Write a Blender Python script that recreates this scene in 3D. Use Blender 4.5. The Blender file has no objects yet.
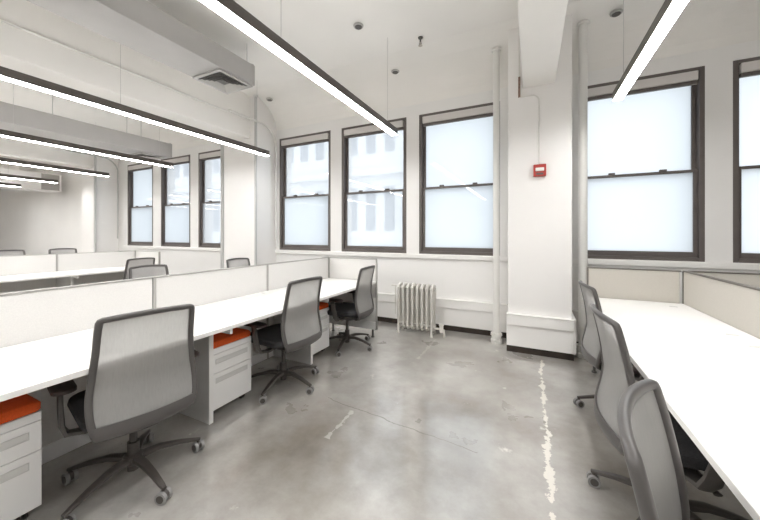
import bpy, math, random
from mathutils import Vector, Matrix
random.seed(7)
PI = math.pi
scene = bpy.context.scene
COL = scene.collection

# ------------------------------------------------------------------ camera, world, exposure
EYE = 1.335
cam_data = bpy.data.cameras.new('camera')
cam = bpy.data.objects.new('camera', cam_data)
COL.objects.link(cam)
cam.location = (0, 0, EYE)
cam.rotation_euler = (PI / 2, 0, math.radians(25.8))
cam_data.sensor_width = 36
cam_data.lens = 36 * 314.6 / 760
cam_data.shift_y = -26 / 760
cam_data.clip_start = 0.05
scene.camera = cam

world = bpy.data.worlds.new('world')
scene.world = world
world.use_nodes = True
bgn = world.node_tree.nodes['Background']
bgn.inputs[0].default_value = (0.94, 0.97, 1.0, 1)
bgn.inputs[1].default_value = 1.62
scene.view_settings.view_transform = 'Standard'
scene.view_settings.look = 'None'
scene.view_settings.gamma = 1
scene.view_settings.use_curve_mapping = False
scene.view_settings.exposure = 0.36
LAMP_DOWN = 43.0
ADDED_UP = 6.0  # strength of the upward glow added to brighten the ceiling
scene.cycles.max_bounces = 10
scene.cycles.diffuse_bounces = 6
scene.cycles.transparent_max_bounces = 12
scene.cycles.caustics_reflective = False
scene.cycles.caustics_refractive = False

def area(name, loc, rot, sx, sy, power, color=(1, 1, 1)):
    l = bpy.data.lights.new(name, 'AREA')
    l.shape = 'RECTANGLE'; l.size = sx; l.size_y = sy; l.energy = power; l.color = color
    o = bpy.data.objects.new(name, l); COL.objects.link(o)
    o.location = loc; o.rotation_euler = rot
    return o

# ------------------------------------------------------------------ materials
def mat(name, col, rough=0.5, metal=0.0, noise=0.0, nscale=20, bump=0.0, bscale=60, spec=0.5, coat=0.0, stretch=None):
    m = bpy.data.materials.new(name); m.use_nodes = True
    nt = m.node_tree; b = nt.nodes['Principled BSDF']
    b.inputs['Base Color'].default_value = (*col, 1)
    b.inputs['Roughness'].default_value = rough
    b.inputs['Metallic'].default_value = metal
    b.inputs['Specular IOR Level'].default_value = spec
    b.inputs['Coat Weight'].default_value = coat
    if noise or bump:
        tc = nt.nodes.new('ShaderNodeTexCoord'); mp = nt.nodes.new('ShaderNodeMapping')
        nt.links.new(tc.outputs['Object'], mp.inputs['Vector'])
        if stretch: mp.inputs['Scale'].default_value = stretch
    if noise:
        n = nt.nodes.new('ShaderNodeTexNoise'); n.inputs['Scale'].default_value = nscale
        n.inputs['Detail'].default_value = 5
        nt.links.new(mp.outputs[0], n.inputs['Vector'])
        r = nt.nodes.new('ShaderNodeValToRGB')
        r.color_ramp.elements[0].position = 0.3; r.color_ramp.elements[1].position = 0.7
        r.color_ramp.elements[0].color = (*[c * (1 - noise) for c in col], 1)
        r.color_ramp.elements[1].color = (*[min(1, c * (1 + noise)) for c in col], 1)
        nt.links.new(n.outputs['Fac'], r.inputs[0]); nt.links.new(r.outputs[0], b.inputs['Base Color'])
    if bump:
        n2 = nt.nodes.new('ShaderNodeTexNoise'); n2.inputs['Scale'].default_value = bscale
        nt.links.new(mp.outputs[0], n2.inputs['Vector'])
        bp = nt.nodes.new('ShaderNodeBump'); bp.inputs['Strength'].default_value = bump
        bp.inputs['Distance'].default_value = 0.01
        nt.links.new(n2.outputs['Fac'], bp.inputs['Height']); nt.links.new(bp.outputs[0], b.inputs['Normal'])
    return m

def emit(name, col, strength):
    m = bpy.data.materials.new(name); m.use_nodes = True
    nt = m.node_tree; nt.nodes.clear()
    e = nt.nodes.new('ShaderNodeEmission'); e.inputs[0].default_value = (*col, 1); e.inputs[1].default_value = strength
    o = nt.nodes.new('ShaderNodeOutputMaterial'); nt.links.new(e.outputs[0], o.inputs[0])
    return m

def pane_mat(name, clear, tint):
    m = bpy.data.materials.new(name); m.use_nodes = True
    nt = m.node_tree; nt.nodes.clear(); N = nt.nodes.new; L = nt.links.new
    tr = N('ShaderNodeBsdfTransparent'); tr.inputs[0].default_value = (*tint, 1)
    tl = N('ShaderNodeBsdfTranslucent'); tl.inputs[0].default_value = (*tint, 1)
    tc = N('ShaderNodeTexCoord'); n = N('ShaderNodeTexNoise'); n.inputs['Scale'].default_value = 1.6
    L(tc.outputs['Object'], n.inputs['Vector'])
    mr = N('ShaderNodeMapRange'); mr.inputs[3].default_value = 1 - clear - .04; mr.inputs[4].default_value = min(1, 1 - clear + .04)
    L(n.outputs['Fac'], mr.inputs[0])
    mx = N('ShaderNodeMixShader'); L(mr.outputs[0], mx.inputs[0]); L(tr.outputs[0], mx.inputs[1]); L(tl.outputs[0], mx.inputs[2])
    gl = N('ShaderNodeBsdfGlossy'); gl.inputs['Roughness'].default_value = 0.015
    fr = N('ShaderNodeFresnel'); ge = N('ShaderNodeNewGeometry'); io = N('ShaderNodeMapRange'); io.inputs[3].default_value = 1.45; io.inputs[4].default_value = 1 / 1.45
    L(ge.outputs['Backfacing'], io.inputs[0]); L(io.outputs[0], fr.inputs[0])
    m2 = N('ShaderNodeMixShader'); L(fr.outputs[0], m2.inputs[0]); L(mx.outputs[0], m2.inputs[1]); L(gl.outputs[0], m2.inputs[2])
    o = N('ShaderNodeOutputMaterial'); L(m2.outputs[0], o.inputs[0])
    return m

def mesh_mat(name, col, see):
    m = bpy.data.materials.new(name); m.use_nodes = True
    nt = m.node_tree; nt.nodes.clear(); N = nt.nodes.new; L = nt.links.new
    d = N('ShaderNodeBsdfPrincipled'); d.inputs['Roughness'].default_value = .6
    tc = N('ShaderNodeTexCoord'); w = N('ShaderNodeTexNoise'); w.inputs['Scale'].default_value = 90
    mp = N('ShaderNodeMapping'); mp.inputs['Scale'].default_value = (1, 1.6, .25)
    L(tc.outputs['Object'], mp.inputs[0]); L(mp.outputs[0], w.inputs['Vector'])
    r = N('ShaderNodeValToRGB'); r.color_ramp.elements[0].color = (*[c * .75 for c in col], 1); r.color_ramp.elements[1].color = (*[c * 1.25 for c in col], 1)
    L(w.outputs['Fac'], r.inputs[0]); L(r.outputs[0], d.inputs['Base Color'])
    t = N('ShaderNodeBsdfTransparent'); mx = N('ShaderNodeMixShader')
    mr = N('ShaderNodeMapRange'); mr.inputs[3].default_value = see - .08; mr.inputs[4].default_value = see + .08
    L(w.outputs['Fac'], mr.inputs[0]); L(mr.outputs[0], mx.inputs[0])
    L(d.outputs[0], mx.inputs[1]); L(t.outputs[0], mx.inputs[2])
    o = N('ShaderNodeOutputMaterial'); L(mx.outputs[0], o.inputs[0])
    return m

def floor_mat():
    m = bpy.data.materials.new('polished_concrete'); m.use_nodes = True
    nt = m.node_tree; N = nt.nodes.new; L = nt.links.new; b = nt.nodes['Principled BSDF']
    tc = N('ShaderNodeTexCoord')
    def noise(scale, detail=6, rough=.55, vec=None, sc=None):
        n = N('ShaderNodeTexNoise'); n.inputs['Scale'].default_value = scale; n.inputs['Detail'].default_value = detail
        n.inputs['Roughness'].default_value = rough
        v = vec or tc.outputs['Object']
        if sc:
            mp = N('ShaderNodeMapping'); mp.inputs['Scale'].default_value = sc; L(v, mp.inputs[0]); v = mp.outputs[0]
        L(v, n.inputs['Vector']); return n.outputs['Fac']
    def ramp(f, stops):
        r = N('ShaderNodeValToRGB'); e = r.color_ramp.elements
        e[0].position, e[0].color = stops[0][0], (*stops[0][1], 1)
        e[1].position, e[1].color = stops[-1][0], (*stops[-1][1], 1)
        for p, c in stops[1:-1]:
            q = e.new(p); q.color = (*c, 1)
        L(f, r.inputs[0]); return r.outputs[0]
    def math_(op, a, c=None, d=None):
        n = N('ShaderNodeMath'); n.operation = op
        for i, v in enumerate((a, c, d)):
            if v is None: continue
            if isinstance(v, (int, float)): n.inputs[i].default_value = v
            else: L(v, n.inputs[i])
        return n.outputs[0]
    def mix(f, a, c, mode='MIX'):
        n = N('ShaderNodeMix'); n.data_type = 'RGBA'; n.blend_type = mode
        for s, v in ((0, f), (6, a), (7, c)):
            if isinstance(v, (int, float)): n.inputs[s].default_value = v
            elif isinstance(v, tuple): n.inputs[s].default_value = (*v, 1)
            else: L(v, n.inputs[s])
        return n.outputs[2]
    big = ramp(noise(.9, 7), [(.30, FC1), (.5, FC2), (.72, FC3)])
    fine = ramp(noise(6, 8, .7), [(.3, (.80, .79, .77)), (.7, (1.1, 1.1, 1.1))])
    col = mix(1.0, big, fine, 'MULTIPLY')
    # chipped white paint: small scattered flecks and long lines running towards the windows
    fl = ramp(noise(3.2, 9, .62, sc=(1.0, 1.0, 1)), [(.64, (0, 0, 0)), (.67, (1, 1, 1))])
    fl2 = ramp(noise(9, 5, .6), [(.5, (0, 0, 0)), (.62, (1, 1, 1))])
    flk = math_('MULTIPLY', math_('MULTIPLY', fl, fl2), .75)
    col = mix(flk, col, (.74, .72, .67))
    sx = N('ShaderNodeSeparateXYZ'); L(tc.outputs['Object'], sx.inputs[0])
    def line(x0, slope, width, y0, y1, seed, amp=.10, dens=.45):
        wob = noise(2.3 + seed, 5, .6)
        dx = math_('SUBTRACT', sx.outputs['X'], math_('ADD', math_('MULTIPLY', sx.outputs['Y'], slope), x0))
        dx = math_('ADD', dx, math_('MULTIPLY', math_('SUBTRACT', wob, .5), amp))
        wn = noise(7 + seed, 9, .72)
        ww = math_('MULTIPLY', math_('SUBTRACT', wn, dens), width * 5)
        inside = math_('LESS_THAN', math_('ABSOLUTE', dx), ww)
        a = math_('GREATER_THAN', sx.outputs['Y'], y0); c = math_('LESS_THAN', sx.outputs['Y'], y1)
        return math_('MULTIPLY', math_('MULTIPLY', inside, a), c)
    col = mix(math_('MULTIPLY', line(.088, 0, .038, -1, 3.75, 0, .08, .455), .9), col, (.80, .77, .70))
    col = mix(math_('MULTIPLY', line(-1.10, .0, .03, 3.2, 3.9, 1.3, .04, .42), .45), col, (.70, .67, .62))
    col = mix(math_('MULTIPLY', line(-1.18, -.02, .03, 1.7, 2.05, 2.1, .03, .42), .5), col, (.72, .70, .66))
    # a hairline crack crossing the aisle
    cr = math_('SUBTRACT', sx.outputs['Y'], math_('ADD', math_('MULTIPLY', sx.outputs['X'], -.12), 1.95))
    cr = math_('ADD', cr, math_('MULTIPLY', math_('SUBTRACT', noise(3.1), .5), .12))
    ck = math_('MULTIPLY', math_('LESS_THAN', math_('ABSOLUTE', cr), .004), math_('MULTIPLY', math_('GREATER_THAN', sx.outputs['X'], -1.5), math_('LESS_THAN', sx.outputs['X'], -.3)))
    col = mix(math_('MULTIPLY', ck, .6), col, (.10, .08, .06))
    L(col, b.inputs['Base Color'])
    rr = N('ShaderNodeMapRange'); rr.inputs[3].default_value = .20; rr.inputs[4].default_value = .40
    L(noise(2.2, 6), rr.inputs[0]); L(rr.outputs[0], b.inputs['Roughness'])
    b.inputs['Specular IOR Level'].default_value = .8
    b.inputs['Coat Weight'].default_value = 1; b.inputs['Coat Roughness'].default_value = .13; b.inputs['Coat IOR'].default_value = 2.0
    bp = N('ShaderNodeBump'); bp.inputs['Strength'].default_value = .12; bp.inputs['Distance'].default_value = .01
    L(noise(7, 5), bp.inputs['Height']); L(bp.outputs[0], b.inputs['Normal'])
    return m
FC1, FC2, FC3 = (.150, .122, .094), (.37, .352, .328), (.54, .535, .52)

M = dict(
    wall=mat('painted_plaster', (.83, .82, .805), .55, noise=.02, nscale=1.5, bump=.15, bscale=14),
    wallfar=mat('painted_side_wall', (.87, .86, .85), .5, noise=.03, nscale=2, bump=.1, bscale=9),
    column=mat('glossy_column_paint', (.84, .825, .81), .35, noise=.015, nscale=2, bump=.12, bscale=10),
    ceil=mat('ceiling_paint', (.85, .832, .80), .6, noise=.025, nscale=1.2, bump=.2, bscale=5),
    trim=mat('white_trim_paint', (.85, .838, .82), .35),
    gap=mat('dark_toe_recess', (.035, .025, .018), .6, noise=.3, nscale=12),
    duct=mat('painted_duct_metal', (.43, .42, .41), .5, noise=.03, nscale=4),
    grille=mat('vent_blade_grey', (.42, .41, .39), .5),
    grilledark=mat('vent_throat', (.16, .155, .15), .7),
    housing=mat('bronze_light_housing', (.11, .095, .085), .42),
    housingside=mat('light_end_cap', (.16, .145, .13), .45),
    cable=mat('steel_cable', (.5, .49, .48), .4, metal=.6),
    frame=mat('window_bronze_frame', (.125, .108, .100), .45, noise=.08, nscale=8),
    blind=mat('blind_cassette', (.66, .63, .61), .5),
    pipe=mat('white_painted_pipe', (.74, .73, .70), .3),
    pipegrey=mat('grey_conduit', (.52, .52, .51), .35),
    radiator=mat('radiator_silver_paint', (.66, .64, .60), .38, noise=.04, nscale=25),
    top=mat('white_laminate', (.87, .86, .84), .38),
    edge=mat('laminate_edge', (.80, .79, .77), .4),
    panelshade=mat('shaded_beige_panel_fabric', (.50, .475, .43), .85, noise=.04, nscale=160, bump=.15, bscale=300),  # same fabric as the pale screens, with deeper shading put into the colour
    posta=mat('corner_post_brown', (.14, .125, .11), .5),
    panel=mat('panel_fabric', (.66, .648, .63), .85, noise=.04, nscale=160, bump=.15, bscale=300),
    paneltrim=mat('panel_aluminium_trim', (.40, .39, .37), .4, metal=.3),
    gable=mat('gable_grey', (.66, .66, .65), .5),
    cab=mat('pedestal_white', (.88, .875, .865), .38),
    cabgap=mat('drawer_shadow_gap', (.10, .10, .10), .6),
    handle=mat('recessed_pull', (.68, .675, .66), .4),
    orange=mat('orange_cushion_fabric', (1.0, .135, .022), .8, noise=.12, nscale=140, bump=.3, bscale=300),
    plastic=mat('charcoal_plastic', (.075, .068, .062), .42),
    plasticl=mat('grey_plastic_rail', (.085, .079, .076), .40),
    pad=mat('arm_pad_brown_black', (.045, .030, .028), .5),
    seat=mat('seat_fabric', (.035, .034, .036), .85, noise=.2, nscale=120, bump=.3, bscale=250),
    chairmesh=mesh_mat('chair_mesh_weave', (.42, .41, .40), .47),
    base=mat('chair_base_dark', (.060, .052, .047), .33),
    tread=mat('caster_tread_grey', (.26, .255, .25), .5),
    red=mat('alarm_red', (.42, .035, .025), .4),
    lens=mat('strobe_lens', (.80, .78, .74), .25),
    dark=mat('dark_cap', (.09, .085, .08), .5),
    rust=mat('rusty_conduit_sleeve', (.26, .17, .13), .6, noise=.3, nscale=60),
    brass=mat('sprinkler_metal', (.45, .42, .38), .35, metal=.7),
    facade=mat('facade_stone', (.74, .75, .76), .8, noise=.05, nscale=.7),
    facadeglass=mat('facade_window', (.33, .35, .38), .3),
    street=mat('street_asphalt', (.5, .5, .5), .9),
    glow=emit('led_diffuser', (1.0, .99, .975), LAMP_DOWN),
    addedglow=emit('added_ceiling_glow', (1.0, .985, .96), ADDED_UP),
    frosted=pane_mat('frosted_glass', .10, (.94, .97, .99)),
    hazy=pane_mat('hazy_glass', .70, (.95, .97, .985)),
    floor=floor_mat(),
)

# ------------------------------------------------------------------ mesh helpers
class MB:
    def __init__(s): s.v = []; s.f = []; s.m = []; s.mi = 0
    def add(s, vs, fs):
        o = len(s.v); s.v += [tuple(v) for v in vs]
        for f in fs: s.f.append([i + o for i in f]); s.m.append(s.mi)
        return s
    def box(s, x0, y0, z0, x1, y1, z1):
        return s.add([(x0, y0, z0), (x1, y0, z0), (x1, y1, z0), (x0, y1, z0), (x0, y0, z1), (x1, y0, z1), (x1, y1, z1), (x0, y1, z1)],
                     [(0, 3, 2, 1), (4, 5, 6, 7), (0, 1, 5, 4), (1, 2, 6, 5), (2, 3, 7, 6), (3, 0, 4, 7)])
    def rings(s, rings, cap=True, closed=False):
        n = len(rings[0]); vs = [p for r in rings for p in r]; fs = []
        R = len(rings)
        for i in range(R if closed else R - 1):
            a = i * n; b = ((i + 1) % R) * n
            for k in range(n):
                k2 = (k + 1) % n
                fs.append((a + k, a + k2, b + k2, b + k))
        if cap and not closed:
            fs.append(tuple(range(n))[::-1]); fs.append(tuple((R - 1) * n + k for k in range(n)))
        return s.add(vs, fs)
    def tube(s, path, r, n=10, closed=False, sq=None, up=None):
        P = [Vector(p) for p in path]; R = len(P); rings = []
        prev = None
        for i, p in enumerate(P):
            if closed: t = P[(i + 1) % R] - P[i - 1]
            else: t = P[min(i + 1, R - 1)] - P[max(i - 1, 0)]
            t.normalize()
            if up is not None:
                u = Vector(up[i] if isinstance(up, list) else up); a = u.cross(t)
                if a.length < 1e-5: a = Vector((1, 0, 0)).cross(t)
                a.normalize(); b = t.cross(a)
            else:
                if prev is None:
                    q = Vector((0, 0, 1)) if abs(t.z) < .9 else Vector((1, 0, 0))
                else: q = prev
                a = q.cross(t) if prev is None else (prev - t * prev.dot(t))
                a.normalize(); b = t.cross(a); prev = a
            rr = r[i] if isinstance(r, (list, tuple)) else r
            if not isinstance(rr, (list, tuple)): rr = (rr, rr)
            ring = []
            for k in range(n):
                th = 2 * PI * k / n; c, d = math.cos(th), math.sin(th)
                if sq:
                    c = math.copysign(abs(c) ** sq, c); d = math.copysign(abs(d) ** sq, d)
                ring.append(p + a * (c * rr[0]) + b * (d * rr[1]))
            rings.append(ring)
        return s.rings(rings, cap=True, closed=closed)
    def cyl(s, p0, p1, r, n=16): return s.tube([p0, p1], r, n)
    def loft(s, levels, n=6):       # levels: (cx, cy, z, hx, hy, corner radius)
        rings = []
        for cx, cy, z, hx, hy, r in levels:
            r = min(r, hx, hy); ring = []
            for q, (sx, sy) in enumerate(((1, 1), (-1, 1), (-1, -1), (1, -1))):
                for k in range(n + 1):
                    th = PI / 2 * (q + k / n)
                    ring.append((cx + sx * (hx - r) + r * math.cos(th), cy + sy * (hy - r) + r * math.sin(th), z))
            rings.append(ring)
        return s.rings(rings)
    def sheet(s, fn, nu, nv, th):   # fn(u, v) -> (point, normal); closed slab
        A, B = [], []
        for j in range(nv + 1):
            for i in range(nu + 1):
                p, nn = fn(-1 + 2 * i / nu, j / nv)
                A.append(p + nn * th / 2); B.append(p - nn * th / 2)
        w = nu + 1; o = len(A); fs = []
        for j in range(nv):
            for i in range(nu):
                a = j * w + i
                fs.append((a, a + 1, a + w + 1, a + w)); fs.append((o + a, o + a + w, o + a + w + 1, o + a + 1))
        for i in range(nu):
            fs.append((i, o + i, o + i + 1, i + 1)); a = nv * w + i; fs.append((a, a + 1, o + a + 1, o + a))
        for j in range(nv):
            a = j * w; fs.append((a, a + w, o + a + w, o + a)); a = j * w + nu; fs.append((a, o + a, o + a + w, a + w))
        return s.add(A + B, fs)
    def build(s, name, mats, parent=None, smooth=False, bevel=0, loc=None):
        me = bpy.data.meshes.new(name); me.from_pydata(s.v, [], s.f)
        import bmesh
        bm = bmesh.new(); bm.from_mesh(me); bmesh.ops.recalc_face_normals(bm, faces=bm.faces); bm.to_mesh(me); bm.free()
        if not isinstance(mats, (list, tuple)): mats = [mats]
        for m in mats: me.materials.append(m)
        me.polygons.foreach_set('material_index', s.m)
        if smooth:
            me.polygons.foreach_set('use_smooth', [True] * len(me.polygons))
            try: me.set_sharp_from_angle(angle=math.radians(42))
            except Exception: pass
        o = bpy.data.objects.new(name, me); COL.objects.link(o)
        if parent: o.parent = parent
        if loc: o.location = loc
        if bevel:
            b = o.modifiers.new('edge', 'BEVEL'); b.width = bevel; b.segments = 2; b.limit_method = 'ANGLE'
        return o

def tag(o, label=None, cat=None, group=None, kind=None):
    if label: o['label'] = label
    if cat: o['category'] = cat
    if group: o['group'] = group
    if kind: o['kind'] = kind
    return o
def thing(name, label, cat, loc=(0, 0, 0), rz=0, group=None):
    o = bpy.data.objects.new(name, None); COL.objects.link(o); o.empty_display_size = .1
    o.location = loc; o.rotation_euler = (0, 0, rz)
    return tag(o, label, cat, group)
def struct(name, mb, m, **k): return tag(mb.build(name, m, **k), kind='structure')
def box(*a): return MB().box(*a)
def dup(root, label=None, loc=None, rz=None, group=None):
    def cp(o, parent):
        c = o.copy(); COL.objects.link(c)
        if parent: c.parent = parent; c.matrix_parent_inverse = o.matrix_parent_inverse.copy()
        for ch in list(o.children):
            cp(ch, c)
        return c
    r = cp(root, None)
    if loc is not None: r.location = loc
    if rz is not None: r.rotation_euler = (0, 0, rz)
    if label: r['label'] = label
    if group: r['group'] = group
    return r

# ------------------------------------------------------------------ room shell
XL, XR, YB, YW, ZC = -18.5, 4.6, -5.0, 4.35, 3.70
T = .32
SILL, HEAD = 1.05, 3.06
WINS = [(-9.14, -8.05), (-7.74, -6.67), (-6.40, -5.33), (-4.13, -3.015), (-2.80, -1.67), (-1.475, -.375), (.50, 1.595), (1.80, 2.88)]
struct('floor', box(XL - .3, YB - .3, -.2, XR + .3, YW + T, 0), M['floor'])
# ceiling with a soft cove down to the window heads
prof = [(YB - .3, ZC), (3.76, ZC), (4.00, 3.635), (4.06, 3.61), (4.12, 3.58), (4.17, 3.545), (4.22, 3.50), (4.26, 3.45), (4.30, 3.38), (4.33, 3.31), (YW, 3.22), (YW + .02, 3.22)]
mb = MB(); n = len(prof); vs = []
for x in (XL - .3, XR + .3):
    vs += [(x, y, z) for y, z in prof] + [(YW + T and x, YW + T, 3.22), (x, YW + T, ZC + .2), (x, YB - .3, ZC + .2)]
k = n + 3
mb.add(vs, [tuple(range(k)), tuple(range(2 * k - 1, k - 1, -1))] + [(i, (i + 1) % k, k + (i + 1) % k, k + i) for i in range(k)])
struct('ceiling', mb, M['ceil'])
mb = MB(); mb.box(XL, YW, 0, XR, YW + T, SILL); mb.box(XL, YW, HEAD, XR, YW + T, 3.22)
edges = [XL] + [e for w in WINS for e in w] + [XR]
for i in range(0, len(edges), 2): mb.box(edges[i], YW, SILL, edges[i + 1], YW + T, HEAD)
struct('wall_front', mb, M['wall'])
struct('wall_left', box(XL - .3, YB - .3, 0, XL, YW, ZC), M['wallfar'])
struct('wall_right', box(XR, YB - .3, 0, XR + .3, YW, ZC), M['wallfar'])
struct('wall_back', box(XL, YB - .3, 0, XR, YB, ZC), M['wallfar'])

YC = 3.88
COLS = [(-.247, .381), (-5.0, -4.20), (-10.25, -9.55)]
for a, b in COLS: struct('column', box(a, YC, 0, b, YW, ZC), M['column'], bevel=.006)
for a, b in ((-.094, .227), (-4.68, -4.34), (-9.97, -9.65), (-14.6, -14.25)):
    struct('ceiling_beam', box(a, YB, 2.97, b, YC + .02, ZC), M['ceil'], bevel=.008)

# heating cover boards along the window wall and around the columns
def cover(x0, x1, yf, name):
    mb = MB(); mb.box(x0, yf - .055, .315, x1, yf, .435); mb.box(x0 + .0, yf - .035, .075, x1 - .0, yf, .315)
    mb.box(x0, yf - .062, .427, x1, yf, .438)
    struct(name, mb, M['trim'], bevel=.004)
    struct(name, box(x0, yf - .012, 0, x1, yf, .075), M['gap'])
spans = [(XL if i == 2 else COLS[i + 1][1], COLS[i][0]) for i in range(3)]
cover(-4.20, -.247, YW, 'baseboard_front'); cover(.381, XR, YW, 'baseboard_front'); cover(-9.55, -5.0, YW, 'baseboard_front'); cover(XL, -10.25, YW, 'baseboard_front')
cover(-.262, .396, YC, 'baseboard_column')
struct('baseboard_column', box(.381, YC - .04, .075, .416, YW - .06, .438), M['trim'], bevel=.004)
# window stools
for a, b in ((-9.30, -5.0), (-4.20, -.247), (.381, XR)):
    struct('trim_1', box(a, YW - .035, .985, b, YW, 1.045), M['trim'], bevel=.006)

# ------------------------------------------------------------------ windows
wl = ['first from the room corner', '', '']
def window(i, x0, x1, up, lo):
    w = thing('window_%d' % (i + 1), None, None, ((x0 + x1) / 2, YW, SILL)); del_ = None
    tag(w, kind='structure'); h = HEAD - SILL; hw = (x1 - x0) / 2
    mb = MB(); t = .042
    mb.box(-hw, .0, 0, -hw + t, .12, h); mb.box(hw - t, .0, 0, hw, .12, h)
    mb.box(-hw + t, 0, 0, hw - t, .12, .04); mb.box(-hw + t, 0, h - .035, hw - t, .12, h)
    mb.build('window_frame', M['frame'], w, bevel=.003)
    zm = .96; s = .036; a = hw - t
    for nm, z0, z1, y0, pm, bt, tp in (('lower_sash', .04, zm, .035, lo, .055, .03), ('upper_sash', zm - .03, h - .035, .075, up, .03, .06)):
        q = MB()
        q.box(-a, y0, z0, -a + s, y0 + .035, z1); q.box(a - s, y0, z0, a, y0 + .035, z1)
        q.box(-a + s, y0, z0, a - s, y0 + .035, z0 + bt); q.box(-a + s, y0, z1 - tp, a - s, y0 + .035, z1)
        so = q.build(nm, M['frame'], w, bevel=.003)
        box(-a + s - .005, y0 + .014, z0 + bt - .005, a - s + .005, y0 + .019, z1 - tp + .005).build('pane', pm, so)
        if nm == 'lower_sash':
            for sx in (-.45, .45):
                MB().box(sx * a - .03, y0 - .004, z1, sx * a + .03, y0 + .035, z1 + .022).build('sash_lock', M['frame'], so, bevel=.004)
    MB().box(-a - .0, .02, SILL * 0 + h - .035 - .0, a, .03, h - .03).build('head_stop', M['frame'], w)
    return w
PM = [('frosted', 'frosted'), ('hazy', 'frosted'), ('hazy', 'hazy'), ('hazy', 'frosted'), ('hazy', 'hazy'), ('frosted', 'frosted'), ('frosted', 'frosted'), ('frosted', 'frosted')]
BL = ['rolled-up grey blind at the window head farthest along the wall, past the far column',
      'rolled-up grey blind over the middle window beyond the second column',
      'rolled-up grey blind over the window partly hidden by the second column',
      'rolled-up grey blind over the window nearest the curved wall conduit',
      'rolled-up grey blind over the middle window above the radiator',
      'rolled-up grey blind over the window beside the white pipe and fire alarm column',
      'rolled-up grey blind over the wide window above the beige desk end screen',
      'rolled-up grey blind over the window cut by the edge of the picture']
for i, (a, b) in enumerate(WINS):
    window(i, a, b, M[PM[i][0]], M[PM[i][1]])
    bl = thing('roller_blind', BL[i], 'blind', ((a + b) / 2, YW, HEAD - .04), 0, 'roller blinds at the window heads')
    hw = (b - a) / 2 - .055
    MB().box(-hw, -.018, -.095, hw, .033, 0).build('cassette', M['blind'], bl, bevel=.006)
    MB().box(-hw, -.005, -.135, hw, .030, -.097).build('hem_bar', M['frame'], bl, bevel=.003)

# ------------------------------------------------------------------ the street outside
nb = thing('neighbouring_building', 'pale stone building across the street with rows of windows', 'building', (0, 13.0, -9))
mb = MB(); mb.box(-30, 0, 0, 2, 6, 21.0); mb.build('facade_wall', M['facade'], nb)
for r in range(6): box(-30.1, -.35, 2.2 + r * 3.6, 2.1, 0, 2.5 + r * 3.6).build('ledge', M['facade'], nb, bevel=.03)
for r in (2, 3, 4):
    for c in range(32):
        x = -29.3 + c * .97
        MB().box(x, -.04, 3.3 + r * 3.6, x + .46, .02, 5.3 + r * 3.6).build('window', M['facadeglass'], nb)
struct('street', box(-40, 4.9, -9.3, 20, 40, -9.0), M['street'])

# ------------------------------------------------------------------ pendant lights
def pendant(x, y1, label, y0=-3.0):
    t = thing('pendant_light', label, 'light', (x, (y0 + y1) / 2, 2.55), 0, 'linear pendant lights'); L = (y1 - y0) / 2; w = .0375; h = .078
    mb = MB(); mb.box(-w, -L, .006, -w + .004, L, h); mb.box(w - .004, -L, .006, w, L, h); mb.box(-w + .004, -L, .05, w - .004, L, .056)
    mb.box(-w, -L - .003, .0, w, -L, h); mb.box(-w, L, .0, w, L + .003, h)
    mb.build('housing', M['housing'], t)
    box(-w + .003, -L, .0, w - .003, L, .01).build('diffuser', M['glow'], t)
    box(-w + .006, -L + .01, .060, w - .006, L - .01, .066).build('added_uplight_strip', M['addedglow'], t)  # glowing strip added on top, unseen from below, to lift the ceiling
    for yy in (L - .21, L - 1.95, -L + .4):
        MB().cyl((0, yy, h - .02), (0, yy, (3.64 if yy == L - .21 else ZC) - 2.55), .0018, 6).build('suspension_cable', M['cable'], t)
    return t
pendant(.70, 3.52, 'bronze linear pendant light hanging above the bench by the beige screen')
pendant(-1.525, 3.57, 'bronze linear pendant light hanging over the open aisle, ending before the middle window')
pendant(-3.72, 3.66, 'bronze linear pendant light over the bench row, ending beside the curved conduit')
pendant(-5.93, 3.52, 'bronze linear pendant light running just beneath the hanging grey duct')
pendant(-8.1, 3.50, 'bronze linear pendant light next beyond the hanging grey duct')
pendant(-10.25, 3.42, 'short-looking bronze pendant light, second beyond the hanging grey duct')
pendant(-12.0, 3.30, 'short bronze pendant light in front of the pale far duct')
pendant(-14.2, 3.45, 'added bronze linear pendant light, out of view, closest to the plain white end wall')  # extra light outside the frame, added to brighten the far end

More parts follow.
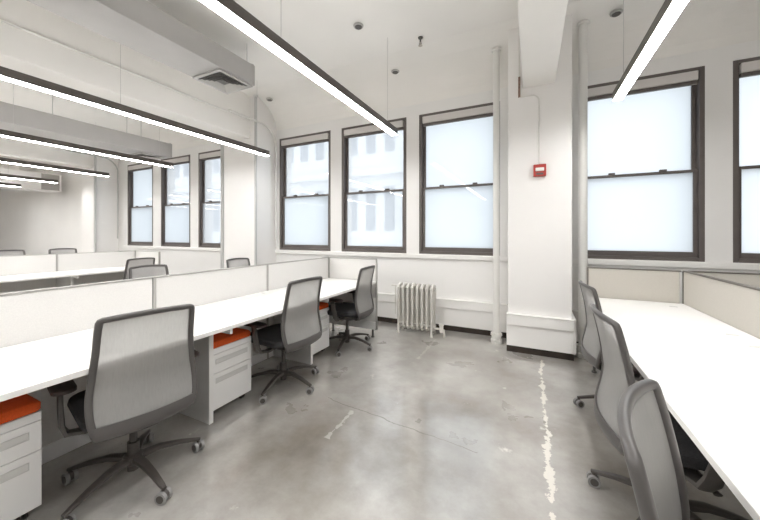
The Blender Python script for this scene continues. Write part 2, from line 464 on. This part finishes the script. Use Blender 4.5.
# ------------------------------------------------------------------ ducts
DUCTP = None
def duct(x0, x1, z0, z1, yend, label, y0=-4.6, vent=None, rods=(), m='duct'):
    t = thing('air_duct', label, 'duct', ((x0 + x1) / 2, yend, z0), 0, 'ceiling air ducts'); w = (x1 - x0) / 2
    mb = MB(); mb.box(-w, y0 - yend, 0, w, 0, z1 - z0); mb.build('duct_body', M[m], t, bevel=.006)
    for yy in (-.02,):
        MB().box(-w - .004, yy - .03, -.004, w + .004, yy, z1 - z0 + .004).build('end_flange', M[m], t)
    if vent:
        yv, s = vent
        v = MB()
        v.box(-s, yv - s, -.022, s, yv - s + .035, -.002); v.box(-s, yv + s - .035, -.022, s, yv + s, -.002)
        v.box(-s, yv - s + .035, -.022, -s + .035, yv + s - .035, -.002); v.box(s - .035, yv - s + .035, -.022, s, yv + s - .035, -.002)
        d = v.build('diffuser_frame', M['duct'], t, bevel=.003)
        box(-s + .03, yv - s + .03, -.012, s - .03, yv + s - .03, -.004).build('throat', M['grilledark'], d)
        g = MB()
        for q in range(1, 5):
            a = s - .035 - q * .036
            if a < .02: break
            for (ax, ay, bx, by) in ((-a, -a, a, -a), (a, -a, a, a), (a, a, -a, a), (-a, a, -a, -a)):
                # sloping louvre ring
                nx, ny = (by - ay), -(bx - ax); ln = math.hypot(nx, ny); nx /= ln; ny /= ln
                o = .022
                g.add([(ax, yv + ay, -.012), (bx, yv + by, -.012), (bx + (bx > 0 and o or -o), yv + by + (by > 0 and o or -o), -.030), (ax + (ax > 0 and o or -o), yv + ay + (ay > 0 and o or -o), -.030)], [(0, 1, 2, 3)])
        g.build('louvre', M['grille'], d)
    for (dx, yy) in rods:
        MB().cyl((dx, yy - yend, z1 - z0), (dx, yy - yend, ZC - z0), .005, 8).build('hanger_rod', M['pipegrey'], t)
    return t
duct(-3.64, -3.14, 3.20, 3.45, 2.88, 'grey painted duct with a square louvred diffuser near its end', vent=(-.255, .235), rods=((.2, 2.8), (-.2, 1.4), (.2, 1.4)))
duct(-6.80, -6.25, 2.81, 3.07, 3.72, 'long grey duct hung low on rods over the second bench row', rods=((.24, 3.2), (-.22, 3.2), (-.22, 2.2), (.24, 1.4)), vent=(-.30, .2))
d3 = duct(-12.9, -12.3, 2.56, 3.04, 4.2, 'pale far duct with a dark side grille near the end wall', y0=-2, m='wallfar')
box(.29, -.42, .02, .315, -.05, .46).build('side_grille', M['grille'], d3)

# ------------------------------------------------------------------ pipes, conduits, ceiling fittings
def pipe(x, y, r, ztop, label, col=True, m='pipe'):
    t = thing('heating_pipe', label, 'pipe', (x, y, 0))
    MB().cyl((0, 0, .0), (0, 0, ztop), r, 20).build('riser', M[m], t, smooth=True)
    if col:
        MB().loft([(0, 0, 0, r + .028, r + .028, 1), (0, 0, .045, r + .03, r + .03, 1), (0, 0, .05, r + .018, r + .018, 1), (0, 0, .09, r + .018, r + .018, 1), (0, 0, .095, r + .03, r + .03, 1), (0, 0, .125, r + .026, r + .026, 1)]).build('floor_collar', M[m], t, smooth=True)
    MB().loft([(0, 0, ztop - .02, r + .018, r + .018, 1), (0, 0, ztop, r + .022, r + .022, 1)]).build('ceiling_collar', M['pipe'], t, smooth=True)
    return t
pipe(-.395, 4.10, .038, 3.60, 'white riser pipe between the radiator window and the fire alarm column')
pipe(.50, 4.05, .042, 3.63, 'white riser pipe standing behind the far task chair, beside the beige screen')
pipe(-4.185, 3.852, .020, 3.66, 'slim grey riser pipe on the corner of the second column', m='pipegrey')
pipe(-9.50, 3.845, .025, 3.65, 'slim grey riser pipe beside the farthest column', m='pipegrey')
pipe(-5.06, 3.90, .035, 3.67, 'grey riser pipe against the shadow side of the second column', m='pipegrey')

t = thing('conduit', 'curved white conduit bending down the wall beside the first blind window', 'conduit', (0, 0, 0))
pts = [(-4.145, 3.3, 3.10), (-4.145, 3.95, 3.10)] + [(-4.145, 3.95 + .33 * math.sin(a), 3.10 - .33 * (1 - math.cos(a))) for a in [PI / 2 * k / 8 for k in range(1, 9)]] + [(-4.145, 4.28, 1.1)]
pts = [(x, y, z + .12) for x, y, z in pts]
MB().tube(pts, .016, 10).build('conduit_tube', M['pipe'], t, smooth=True)
t = thing('conduit', 'curved pale conduit bending down beside the farthest column', 'conduit', (0, 0, 0))
MB().tube([(x - 5.30, y, z) for x, y, z in pts], .016, 10).build('conduit_tube', M['pipegrey'], t, smooth=True)
t = thing('conduit', 'painted conduit clipped along the face of the second ceiling beam', 'conduit', (0, 0, 0))
MB().cyl((-4.325, -4.8, 3.27), (-4.325, 3.85, 3.27), .013, 8).build('conduit_tube', M['pipe'], t, smooth=True)

fa = thing('fire_alarm', 'red fire alarm strobe with a white lens on the column', 'alarm', (.075, YC, 2.03))
MB().box(-.062, -.045, -.065, .062, 0, .065).build('housing', M['red'], fa, bevel=.006)
MB().box(-.042, -.062, -.012, .042, -.045, .026).build('strobe_lens', M['lens'], fa, bevel=.006)
MB().box(-.035, -.049, -.050, .035, -.045, -.030).build('sounder_slot', M['dark'], fa)
t = thing('conduit', 'thin white conduit running up from the fire alarm to the beam', 'conduit', (0, 0, 0))
P = [(.07, YC - .012, 2.095), (.07, YC - .012, 2.80)] + [(.07 - .07 * (1 - math.cos(a)), YC - .012, 2.80 + .07 * math.sin(a)) for a in [PI / 2 * k / 6 for k in range(1, 7)]] + [(-.13, YC - .012, 2.87), (-.13, YC - .012, 3.68)]
MB().tube(P, .008, 8).build('conduit_tube', M['pipe'], t, smooth=True)
MB().cyl((-.13, YC - .012, 2.87), (-.13, YC - .012, 3.10), .012, 8).build('junction_sleeve', M['rust'], t, smooth=True)

for x, y, z, lb in ((-1.77, 3.10, 3.70, 'dark round ceiling cap above the aisle light, larger-looking one'), (-1.72, 4.05, 3.615, 'dark round ceiling cap above the middle radiator window'),
                    (-4.02, 4.0, 3.635, 'dark round ceiling cap beside the duct end'), (.785, 4.0, 3.635, 'dark round ceiling cap above the bench with the beige screen')):
    t = thing('ceiling_cap', lb, 'ceiling cap', (x, y, z), 0, 'round ceiling caps')
    MB().loft([(0, 0, 0, .05, .05, 1), (0, 0, -.006, .058, .058, 1), (0, 0, -.018, .054, .054, 1), (0, 0, -.024, .03, .03, 1)]).build('rim', M['grille'], t, smooth=True)
    MB().loft([(0, 0, -.022, .04, .04, 1), (0, 0, -.030, .036, .036, 1)]).build('dark_centre', M['dark'], t, smooth=True)
sp = thing('sprinkler_head', 'small pendent sprinkler head on the ceiling near the white riser', 'sprinkler', (-1.21, 3.62, ZC))
MB().loft([(0, 0, 0, .03, .03, 1), (0, 0, -.012, .026, .026, 1), (0, 0, -.013, .01, .01, 1), (0, 0, -.06, .01, .01, 1)]).build('escutcheon', M['dark'], sp, smooth=True)
MB().loft([(0, 0, -.06, .012, .012, 1), (0, 0, -.075, .02, .012, 1), (0, 0, -.095, .008, .008, 1), (0, 0, -.097, .024, .024, 1), (0, 0, -.1, .024, .024, 1)]).build('deflector', M['brass'], sp, smooth=True)

# ------------------------------------------------------------------ radiator
rad = thing('radiator', 'silver-white cast iron column radiator standing under the windows', 'radiator', (-1.40, 4.02, 0))
NS = 8; SP = .066
def section(feet):
    mb = MB()
    for y in (-.07, 0, .07):
        mb.tube([(0, y, .11), (0, y, .62)], (.014, .021) if abs(y) > .01 else (.010, .02), 12)
    for z, b in ((.11, -1), (.62, 1)):
        mb.tube([(0, -.085, z - b * .01), (0, -.06, z + b * .022), (0, 0, z + b * .032), (0, .06, z + b * .022), (0, .085, z - b * .01)], [(.016, .016), (.021, .022), (.022, .024), (.021, .022), (.016, .016)], 10)
    if feet:
        for y in (-.075, .075): mb.tube([(0, y, .12), (0, y * 1.08, .04), (0, y * 1.12, 0)], [.018, .015, .02], 10)
    return mb
for i in range(NS):
    x = (i - (NS - 1) / 2) * SP
    section(i in (0, NS - 1)).build('radiator_section', M['radiator'], rad, smooth=True, loc=(x, 0, 0))
w = (NS - 1) / 2 * SP
MB().cyl((-w - .03, 0, .60), (w + .03, 0, .60), .02).cyl((-w - .03, 0, .13), (w + .03, 0, .13), .02).build('connecting_hub', M['radiator'], rad, smooth=True)
v = MB().tube([(w + .02, 0, .10), (w + .10, 0, .10), (w + .14, 0, .09), (w + .15, 0, 0)], .014, 10).build('supply_pipe', M['radiator'], rad, smooth=True)
MB().cyl((w + .11, 0, .06), (w + .11, 0, .15), .026).cyl((w + .11, 0, .15), (w + .11, 0, .165), .034).build('valve', M['lens'], rad, smooth=True)
MB().tube([(-w - .02, .02, .62), (-w - .14, .02, .62)], .010, 8).tube([(-w - .09, .04, .62), (-w - .09, .04, .22)], .007, 8).build('bleed_pipe', M['radiator'], rad, smooth=True)

# ------------------------------------------------------------------ benches with screens
MOD = [-.86, .265, 1.387, 2.51, 3.635]
PT = 1.016; PTH = .030
def screen(axis, c, a, b, label, z0=.10, posts=(1, 1), group='fabric desk screens', pm='panel', po='paneltrim'):
    # a fabric screen from a to b along y (axis 'y', at x=c) or along x (axis 'x', at y=c)
    L = b - a
    t = thing('desk_screen', label, 'partition', ((c, a, 0) if axis == 'y' else (a, c, 0)), (PI / 2 if axis == 'y' else 0), group)
    h = PTH / 2
    MB().box(.012, -h + .004, z0 + .10, L - .012, h - .004, PT - .012).build('fabric_panel', M[pm], t, bevel=.004)
    MB().box(0, -h, PT - .012, L, h, PT).build('top_trim', M[po], t, bevel=.002)
    MB().box(.0, -h + .002, z0, L, h - .002, z0 + .098).build('raceway_base', M['cab'], t, bevel=.003)
    for q, on in zip((0, L - .010), posts):
        if on: MB().box(q, -h - .001, z0, q + .010, h + .001, PT - .012).build('edge_post', M[po], t)
    for q in ((.06, L - .06) if z0 > .05 else ()): MB().cyl((q, 0, 0), (q, 0, z0), .012, 10).cyl((q, 0, 0), (q, 0, .012), .022, 12).build('glide', M['dark'], t, smooth=True)
    return t
def bench(xb, sgn, y0, y1, label, gables, grom=()):
    # worktop from the spine screen at xb out to xb + sgn*.76
    t = thing('bench_desk', label, 'desk', (xb, y0, 0), 0, 'bench desks')
    D = .76; a = PTH / 2 + .002; L = y1 - y0
    x0, x1 = sorted((sgn * a, sgn * D))
    MB().box(x0, .004, .702, x1, L - .004, .73).build('worktop', M['top'], t, bevel=.003)
    for gy in gables:
        p0, p1 = sorted((sgn * (a + .0), sgn * (D - .24)))
        g = MB().box(p0, gy - y0 - .015, .0, p1, gy - y0 + .015, .700).build('support_panel', M['gable'], t, bevel=.002)
        e0, e1 = sorted((sgn * (D - .24) + sgn * .001, sgn * (D - .232)))
        MB().box(e0, gy - y0 - .0155, .0, e1, gy - y0 + .0155, .700).build('edge_band', M['top'], g)
        MB().box(*( (min(sgn*(D-.23), sgn*(D-.03))), gy-y0-.01, .66, max(sgn*(D-.23), sgn*(D-.03)), gy-y0+.01, .701)).build('bracket', M['cab'], t)
    for gx, gy in grom:
        MB().loft([(sgn * gx, gy - y0, .729, .03, .012, .012), (sgn * gx, gy - y0, .7325, .028, .011, .011)]).build('cable_slot', M['handle'], t, smooth=True)
    return t
XS1, XS2, XS3 = -2.56, -6.95, 1.20
bench(XS1, 1, MOD[0], MOD[-1] - .03, 'long white bench desk with orange-topped pedestals beneath, beside the aisle', [.25] + [m + .09 for m in MOD[2:-1]], grom=((.08, 2.38), (.08, 1.2), (.08, 3.3)))
bench(XS1, -1, MOD[0], MOD[-1] - .03, 'white bench desk on the hidden side of the aisle screens, facing the second row', MOD[1:-1])
OFF = -.195
M2 = [m + OFF for m in MOD]
bench(XS2, 1, M2[0], M2[-1] - .03, 'distant white bench desk in the second row, seen over the aisle screens', M2[1:-1])
bench(XS2, -1, M2[0], M2[-1] - .03, 'white bench desk behind the distant second row screens', M2[1:-1])
bench(XS3, -1, MOD[1], MOD[-1] - .03, 'wide white bench desk in front of three tucked chairs, beige screen behind', (MOD[1], ), grom=((.12, 2.617), (.12, 2.39), (.14, 3.42)))
bench(XS3, 1, MOD[1], MOD[-1] - .03, 'white bench desk hidden beyond the beige spine screen', (MOD[1], ))
SL = ['pale fabric screen at the near end of the aisle bench', 'pale fabric screen behind the orange-topped pedestal at the picture edge',
      'pale fabric screen directly behind the nearest mesh-back chair', 'pale fabric screen behind the second chair along the aisle bench']
SL2 = ['second row screen at its nearest end, far from the windows', 'second row screen, next from the near end', 'second row screen with a chair top peeking over it',
       'second row screen just before the corner by the far windows']
SL2B = SL2
for i in range(4):
    screen('y', XS1, MOD[i], MOD[i + 1], ['pale fabric screen at the hidden near end of the aisle bench', 'pale fabric screen beside the nearest orange-topped pedestal', 'long pale fabric screen directly behind the nearest task chair', 'pale fabric screen behind the second and third aisle chairs'][i], z0=.002)
    screen('y', XS2, M2[i], M2[i + 1], ['second row fabric screen at the end farthest from the windows', 'second row fabric screen next along from the far end', 'second row fabric screen behind the longest visible worktop stretch', 'second row fabric screen ending nearest the far windows'][i], z0=.002)
for i in range(1, 4):
    screen('y', XS3, MOD[i], MOD[i + 1], ['beige spine screen at the hidden near end of the aisle-side bench', 'beige spine screen beside the nearest curved-back chair', 'long beige spine screen running from the dark corner post along the bench'][i - 1], pm='panelshade', posts=(0, i == 3), po='posta')
YE = MOD[-1] + PTH / 2 - .02
screen('x', YE + .003, XS1 + .024, XS1 + .76, 'pale end screen standing behind the chair nearest the radiator')
screen('x', YE + OFF, XS2 + .024, XS2 + .80, 'end screen of the second row facing the far windows')
screen('x', YE + .003, XS3 - .72, XS3 - .024, 'beige end screen below the wide window, joined at a dark corner post', pm='panelshade', posts=(1, 0), po='posta')
screen('x', YE + .003, XS3 + .024, XS3 + .76, 'beige end screen beyond the dark corner post', pm='panelshade', posts=(0, 0), po='posta')

# ------------------------------------------------------------------ drawer pedestals
def pedestal(label, loc):
    # front faces +x; local box depth .46, width .40
    t = thing('drawer_pedestal', label, 'pedestal', loc, 0, 'mobile drawer pedestals'); D, W, z0, z1 = .44, .372, .05, .50
    MB().box(-D, 0, z0, -.022, W, z1).build('body', M['cab'], t, bevel=.003)
    box(-.0225, .004, z0 + .004, -.019, W - .004, z1 - .004).build('drawer_gap', M['cabgap'], t)
    for a, b in ((z0 + .004, .315), (.319, z1 - .045)):
        d = MB().box(-.020, .003, a, 0, W - .003, b).build('drawer', M['cab'], t, bevel=.002)
        hz = b - .052
        q = MB(); q.box(-.001, .045, hz - .018, .004, W - .045, hz - .015); q.box(-.001, .045, hz + .015, .004, W - .045, hz + .018)
        q.box(-.001, .045, hz - .015, .004, .048, hz + .015); q.box(-.001, W - .048, hz - .015, .004, W - .045, hz + .015)
        q.build('pull_rim', M['handle'], d)
        box(0, .048, hz - .015, .0015, W - .048, hz + .015).build('recessed_pull', M['handle'], d)
    MB().box(-.020, .003, z1 - .041, 0, W - .003, z1).build('top_rail', M['cab'], t, bevel=.002)
    c = W / 2
    MB().loft([(-D / 2, c, z1 + .001, D / 2 - .006, c - .006, .02), (-D / 2, c, z1 + .008, D / 2, c, .024), (-D / 2, c, z1 + .034, D / 2, c, .024), (-D / 2, c, z1 + .046, D / 2 - .008, c - .008, .024), (-D / 2, c, z1 + .053, D / 2 - .04, c - .04, .03)]).build('cushion', M['orange'], t, smooth=True)
    for x in (-D + .05, -.06):
        for y in (.05, W - .05):
            q = MB(); q.mi = 0
            q.cyl((x, y, .035), (x, y, .052), .012, 10); q.cyl((x, y - .014, .021), (x, y - .004, .021), .021, 16); q.cyl((x, y + .004, .021), (x, y + .014, .021), .021, 16)
            q.build('caster', M['base'], t, smooth=True)
    return t
p = pedestal('white two-drawer pedestal with orange cushion, cut off at the picture edge', (-2.09, .275, 0))
dup(p, 'white two-drawer pedestal with orange cushion between the first and second chairs', (-2.075, 1.497, 0))
dup(p, 'white two-drawer pedestal with orange cushion between the second and third chairs', (-2.09, 2.62, 0))

# ------------------------------------------------------------------ task chair (faces local +x)
KP = [(0.0, -.190, .372, .130), (.07, -.232, .378, .172), (.15, -.278, .408, .205), (.26, -.272, .470, .224), (.38, -.254, .545, .229), (.50, -.243, .620, .224),
      (.64, -.250, .710, .215), (.78, -.264, .800, .207), (.90, -.282, .885, .204), (1.0, -.300, .958, .200)]
def interp(v):
    for i in range(len(KP) - 1):
        if v <= KP[i + 1][0] + 1e-9: break
    p0, p1, p2, p3 = KP[max(i - 1, 0)], KP[i], KP[i + 1], KP[min(i + 2, len(KP) - 1)]
    t = (v - p1[0]) / (p2[0] - p1[0]); out = []
    for k in (1, 2, 3):
        m1 = (p2[k] - p0[k]) / (p2[0] - p0[0]) * (p2[0] - p1[0]); m2 = (p3[k] - p1[k]) / (p3[0] - p1[0]) * (p2[0] - p1[0])
        out.append((2 * t**3 - 3 * t**2 + 1) * p1[k] + (t**3 - 2 * t**2 + t) * m1 + (-2 * t**3 + 3 * t**2) * p2[k] + (t**3 - t**2) * m2)
    return out
def BP(u, v):
    x, z, hw = interp(max(0, min(1, v))); hw *= .985
    return Vector((x + .034 * u * u, u * hw, z - (.012 * u * u if v > .5 else 0)))
def BN(u, v):
    e = 1e-3
    a = BP(u + e, v) - BP(u - e, v); b = BP(u, min(1, v + e)) - BP(u, max(0, v - e))
    return b.cross(a).normalized()       # points backwards (-x)
def backsheet(u1, v0, v1, off=0):
    def fn(s, t):
        u, v = s * u1, v0 + (v1 - v0) * t
        nn = BN(u, v); return BP(u, v) + nn * off, nn
    return fn
def make_chair(label, cat='chair', group=None):
    t = thing('task_chair', label, cat)
    # backrest
    loop, ups, rad_ = [], [], []
    def put(u, v, r): loop.append(BP(u, v)); ups.append(BN(u, v)); rad_.append(r)
    side, depth = .015, .013
    for k in range(25): put(-.97, .03 + .92 * k / 24, (side, depth))
    for u, v in ((-.968, .978), (-.95, .990)): put(u, v, (side, depth))
    for k in range(13): put(-.91 + 1.82 * k / 12, .995, (.013, .012))
    for u, v in ((.95, .990), (.968, .978)): put(u, v, (side, depth))
    for k in range(25): put(.97, .95 - .92 * k / 24, (side, depth))
    for k in range(9): put(.9 - 1.8 * k / 8, .015, (.012, .012))
    fr = MB().tube(loop, rad_, 12, closed=True, sq=.75, up=ups).build('back_frame', M['plasticl'], t, smooth=True)
    MB().sheet(backsheet(.955, .21, .985), 14, 30, .006).build('mesh_panel', M['chairmesh'], fr, smooth=True)
    MB().sheet(backsheet(.97, .02, .24), 16, 12, .024).build('lower_shell', M['plasticl'], fr, smooth=True)
    # seat
    MB().loft([(.015, 0, .405, .20, .19, .08), (.02, 0, .415, .235, .225, .09), (.02, 0, .440, .245, .238, .10), (.02, 0, .462, .24, .233, .10), (.02, 0, .474, .215, .205, .10), (.02, 0, .477, .12, .12, .1)]).build('seat', M['seat'], t, smooth=True)
    MB().loft([(.0, 0, .385, .17, .16, .05), (.0, 0, .404, .215, .205, .07)]).build('seat_pan', M['plastic'], t, smooth=True)
    mb = MB().loft([(-.01, 0, .325, .07, .05, .02), (-.01, 0, .345, .11, .075, .02), (-.01, 0, .386, .11, .08, .02)])
    mb.tube([(-.08, 0, .350), (-.17, 0, .345), (-.235, 0, .375), (-.262, 0, .43)], [(.016, .055), (.014, .06), (.013, .06), (.010, .05)], 12, sq=.6, up=(0, 1, 0))
    mb.build('tilt_mechanism', M['plastic'], t, smooth=True)
    MB().tube([(.02, -.10, .36), (.03, -.22, .355), (.035, -.25, .35)], [(.006, .006), (.006, .006), (.016, .007)], 8).build('height_lever', M['plastic'], t, smooth=True)
    # arms
    for s in (1, -1):
        a = MB().tube([(-.02, s * .10, .372), (-.02, s * .20, .366), (-.01, s * .262, .375), (.005, s * .278, .41), (.03, s * .280, .50), (.045, s * .280, .585)],
                      [(.010, .028), (.011, .030), (.013, .030), (.012, .030), (.011, .027), (.011, .024)], 12, sq=.6, up=(1, 0, 0)).build('armrest', M['plastic'], t, smooth=True)
        MB().loft([(.04, s * .275, .584, .10, .034, .03), (.04, s * .275, .590, .122, .044, .04), (.04, s * .275, .604, .122, .044, .04), (.04, s * .275, .612, .108, .034, .03)]).build('arm_pad', M['pad'], a, smooth=True)
    # lift
    MB().cyl((0, 0, .05), (0, 0, .20), .028, 20).cyl((0, 0, .20), (0, 0, .335), .018, 16).build('gas_lift', M['base'], t, smooth=True)
    MB().loft([(0, 0, .085, .040, .040, 1), (0, 0, .095, .048, .048, 1), (0, 0, .128, .046, .046, 1), (0, 0, .138, .034, .034, 1)]).build('base_hub', M['base'], t, smooth=True)
    for k in range(5):
        a = math.radians(36 + 72 * k + make_chair.twist); c, s = math.cos(a), math.sin(a)
        lg = MB().tube([(.03 * c, .03 * s, .112), (.12 * c, .12 * s, .118), (.22 * c, .22 * s, .100), (.30 * c, .30 * s, .076), (.325 * c, .325 * s, .070)],
                       [(.026, .018), (.022, .015), (.018, .012), (.014, .010), (.010, .009)], 10, sq=.7, up=(0, 0, 1)).build('leg', M['base'], t, smooth=True)
        q = MB(); px, py = .315 * c, .315 * s; ca = a + random.uniform(-1.5, 1.5); wx, wy = -math.sin(ca), math.cos(ca)
        q.cyl((px, py, .045), (px, py, .072), .009, 10)
        q.tube([(px - wx * .008, py - wy * .008, .034), (px + wx * .008, py + wy * .008, .034)], .024, 14)
        for sg in (1, -1):
            a0, a1 = .009 * sg, .025 * sg
            q.mi = 1; q.cyl((px + wx * a0, py + wy * a0, .029), (px + wx * a1, py + wy * a1, .029), .029, 20)
            q.mi = 0; q.cyl((px + wx * a1, py + wy * a1, .029), (px + wx * (a1 + .002 * sg), py + wy * (a1 + .002 * sg), .029), .019, 16)
        q.build('caster', [M['base'], M['tread']], lg, smooth=True)
    return t
make_chair.twist = 0
R = math.radians
def put(o, x, y, deg): o.location = (x, y, 0); o.rotation_euler = (0, 0, R(deg))
ch = make_chair('grey mesh-back task chair nearest at the aisle bench, beside the cut-off pedestal', group=None)
def spin(o, deg):
    for c in o.children:
        if c.name.startswith('leg'): c.rotation_euler.z = R(deg)
put(ch, -1.97, .965, 168); spin(ch, 8)
c = dup(ch, 'grey mesh-back task chair standing between the two fully seen orange-topped pedestals', (-1.985, 2.14, 0), R(177)); spin(c, -2)
c = dup(ch, 'grey mesh-back task chair nearest the radiator, by the end screen', (-1.98, 3.20, 0), R(185)); spin(c, -9)
c = dup(ch, 'grey task chair closest to the beige end screen and the corner riser', (.64, 2.86, 0), R(5)); spin(c, -5)
c = dup(ch, 'grey task chair in the middle of the three beside the wide white bench', (.58, 1.87, 0), R(4)); spin(c, -29)
c = dup(ch, 'grey task chair cut off at the picture bottom beside the wide white bench', (.475, .785, 0), R(-19)); spin(c, 20)
g = 'task chairs seen over the screens'
dup(ch, 'grey chair top with a lighter frame, nearer of the pair between the two rows', (-3.85, 2.17, 0), R(-2), g)
dup(ch, 'dark chair top just behind the nearer one between the two rows', (-5.75, 2.78, 0), R(184), g)
dup(ch, 'low chair top peeking over the aisle screen before the second column', (-3.80, 3.40, 0), R(0), g)
for lb, y in (('thin dark chair top above the second row screen, farther from the windows', 2.14), ('thin dark chair top above the second row screen, closer to the windows', 2.86)):
    c = dup(ch, lb, (-8.05, y, 0), R(0), g)
    for k in c.children:        # seat raised on its lift
        if k.name.startswith('gas_lift'): k.scale.z = 1.28
        elif not k.name.startswith(('leg', 'base_hub')): k.location.z += .09
